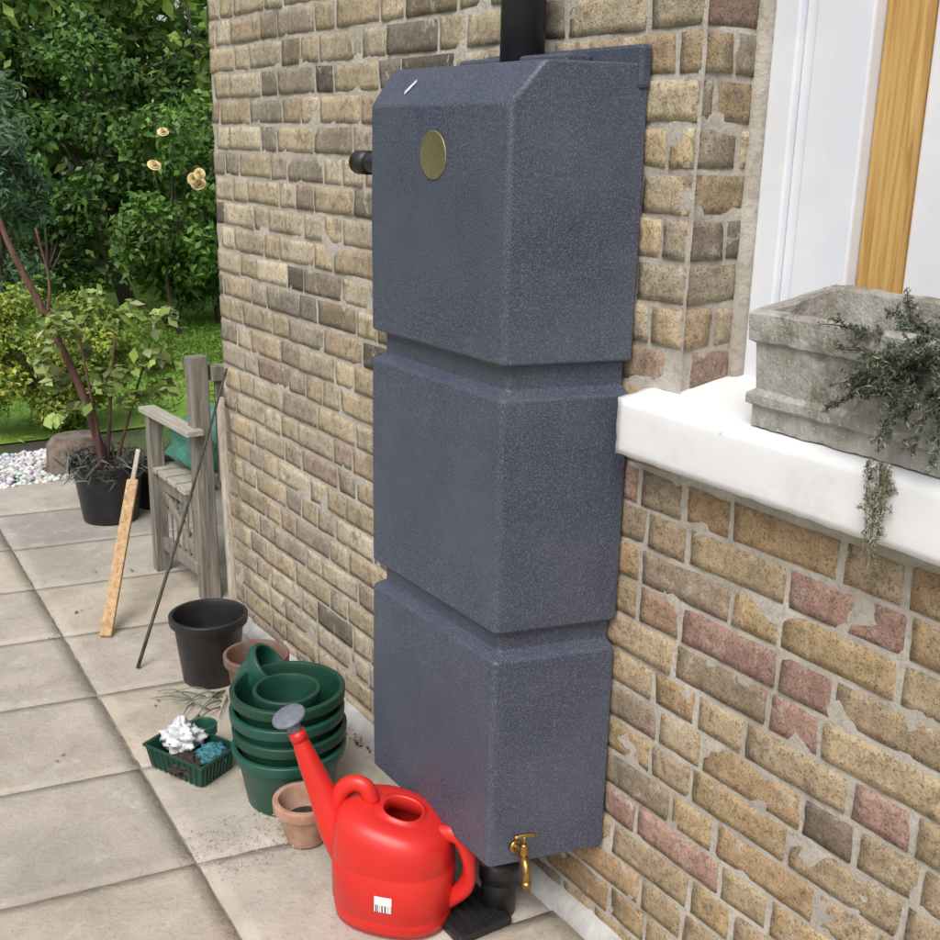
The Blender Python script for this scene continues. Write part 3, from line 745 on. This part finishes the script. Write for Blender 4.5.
# ---------------------------------------------------------------- watering can
def can():
    E=empty('watering_can'); c=Vector((1.006,1.728,.014)); u=Vector((-.64,.77,0)).normalized(); w=Vector((-u.y,u.x,0))
    if w.x>0: w=-w
    def P(a,b,z): return c+u*a+w*b+Vector((0,0,z))
    N=64
    def ring(A,B,off,z,tilt,e=2.4):
        out=[]
        for k in range(N):
            t=2*math.pi*k/N; cx=math.copysign(abs(math.cos(t))**(2/e),math.cos(t)); sy=math.copysign(abs(math.sin(t))**(2/e),math.sin(t))
            a=off+A*cx; out.append(P(a,B*sy,z+tilt*a-.35*tilt*B*sy))
        return out
    prof=[(.108,.080,0,.000,0),(.120,.092,0,.006,0),(.123,.096,0,.03,0),(.121,.094,0,.035,0),(.122,.095,0,.040,0),(.126,.099,0,.048,0),(.126,.100,0,.10,0),(.1262,.1003,0,.135,.01),(.1235,.098,0,.140,.015),(.1235,.098,0,.146,.02),(.125,.099,0,.152,.03),(.122,.097,0,.19,.08),(.117,.092,-.001,.212,.12),(.107,.084,-.003,.228,.16),(.088,.072,-.007,.238,.18),(.058,.050,-.016,.243,.19),(.045,.041,-.020,.243,.19),(.043,.039,-.020,.249,.19),(.040,.036,-.020,.250,.19),(.038,.034,-.020,.246,.19),(.038,.034,-.020,.225,.2),(.08,.07,0,.19,.1),(.09,.08,0,.05,0)]
    V=[];F=[]
    for q in prof: V+=ring(*q)
    for i in range(len(prof)-1):
        for k in range(N):
            a=i*N+k;b=i*N+(k+1)%N;F.append((a,b,b+N,a+N))
    F.append(tuple(range(N-1,-1,-1)));F.append(tuple(range((len(prof)-1)*N,len(prof)*N)))
    mobj('can_body',V,F,RED,E,smooth=True)
    rr=[.048-.033*(i/20)**.75 for i in range(21)]
    tube('spout',[P(.082,0,.10),P(.128,0,.175),P(.158,0,.25),P(.188,0,.32),P(.208,.0,.37)],rr,RED,E,n=20,sm=5)
    tube('spout_collar',[P(.203,0,.358),P(.212,0,.378)],[.018,.018],RED,E,n=18,sm=1)
    tube('rose_neck',[P(.208,0,.37),P(.222,0,.395)],[.012,.016],GREYP,E,n=18,sm=2)
    ax=(P(.24,0,.425)-P(.232,0,.41)).normalized()
    tilt=Vector((0,0,1)).rotation_difference((ax+Vector((-.25,-.35,.5))).normalized()).to_matrix()
    lathe('rose',[(.012,-.022),(.018,-.012),(.034,.0),(.036,.004),(.034,.008),(.020,.011),(.002,.012)],P(.226,0,.405),GREYP,E,n=30,tilt=tilt)
    tube('front_grip',[P(.130,0,.205),P(.115,0,.258),P(.088,0,.282),P(.060,0,.277),P(.046,0,.245)],[.015,.014],RED,E,n=14,sm=5,flat=1.2)
    tube('rear_handle',[P(-.060,0,.185),P(-.105,0,.205),P(-.142,0,.202),P(-.160,0,.16),P(-.155,0,.095),P(-.110,0,.045)],[.014,.014],RED,E,n=14,sm=5,flat=1.3)
    lb=NT('barcode_label')
    wv=lb.n.new('ShaderNodeTexNoise'); wv.noise_dimensions='1D'; wv.inputs['Scale'].default_value=420; wv.inputs['Detail'].default_value=0
    sx=lb.n.new('ShaderNodeSeparateXYZ'); lb.l(lb.tc,sx.inputs[0]); lb.l(sx.outputs['Y'],wv.inputs['W'])
    zz=lb.math('GREATER_THAN',sx.outputs['Z'],.100); bars=lb.ramp(wv.outputs['Fac'],[(.48,.05),(.5,.8)])
    lb.col(lb.mix(zz,bars,(.8,.8,.8))); lb.rough(.5)
    V=[];
    for i in range(7):
        a=-.032+.036*i/6; bb=.1003*(1-abs(a/.126)**2.4)**(1/2.4)+.0012
        V+=[P(a,bb,.070),P(a,bb+.0004,.106)]
    mobj('label',V,[(2*i,2*i+2,2*i+3,2*i+1) for i in range(6)],lb.m,E,smooth=True)
can()

# ---------------------------------------------------------------- light, sky
el=math.radians(52); az=math.radians(232)
sd=Vector((math.sin(az)*math.cos(el),math.cos(az)*math.cos(el),math.sin(el)))
L=bpy.data.lights.new('sun','SUN'); L.energy=1.9; L.angle=math.radians(35); L.color=(1,.985,.965)
lo=bpy.data.objects.new('sun',L); COL.objects.link(lo); lo.rotation_euler=sd.to_track_quat('Z','Y').to_euler(); lo.location=(0,0,8)
w=bpy.data.worlds.new('World'); scene.world=w; w.use_nodes=True; t=w.node_tree; n=t.nodes; n.clear()
sk=n.new('ShaderNodeTexSky'); sk.sky_type='NISHITA'; sk.sun_disc=False; sk.sun_elevation=el; sk.sun_rotation=az; sk.dust_density=4; sk.air_density=1.2
hs=n.new('ShaderNodeHueSaturation'); hs.inputs['Saturation'].default_value=.5
bg=n.new('ShaderNodeBackground'); bg.inputs[1].default_value=.15; wo=n.new('ShaderNodeOutputWorld')
t.links.new(sk.outputs[0],hs.inputs['Color']); t.links.new(hs.outputs[0],bg.inputs[0]); t.links.new(bg.outputs[0],wo.inputs[0])

# ---------------------------------------------------------------- camera
ps=math.radians(34.2);th=math.radians(16.2);rl=.0215
R=Vector((math.cos(ps),-math.sin(ps),0));U=Vector((math.sin(ps)*math.sin(th),math.cos(ps)*math.sin(th),math.cos(th)));Fw=Vector((math.sin(ps)*math.cos(th),math.cos(ps)*math.cos(th),-math.sin(th)))
X=(R+U*rl).normalized();Y=(U-R*rl).normalized();Z=-Fw
M=Matrix((X,Y,Z)).transposed().to_4x4(); M.translation=Vector((0,0,1.55))
cam=bpy.data.cameras.new('camera'); co=bpy.data.objects.new('camera',cam); COL.objects.link(co); co.matrix_world=M
cam.lens=36*1126/940; cam.sensor_width=36; cam.clip_start=.05; cam.clip_end=1000
scene.camera=co
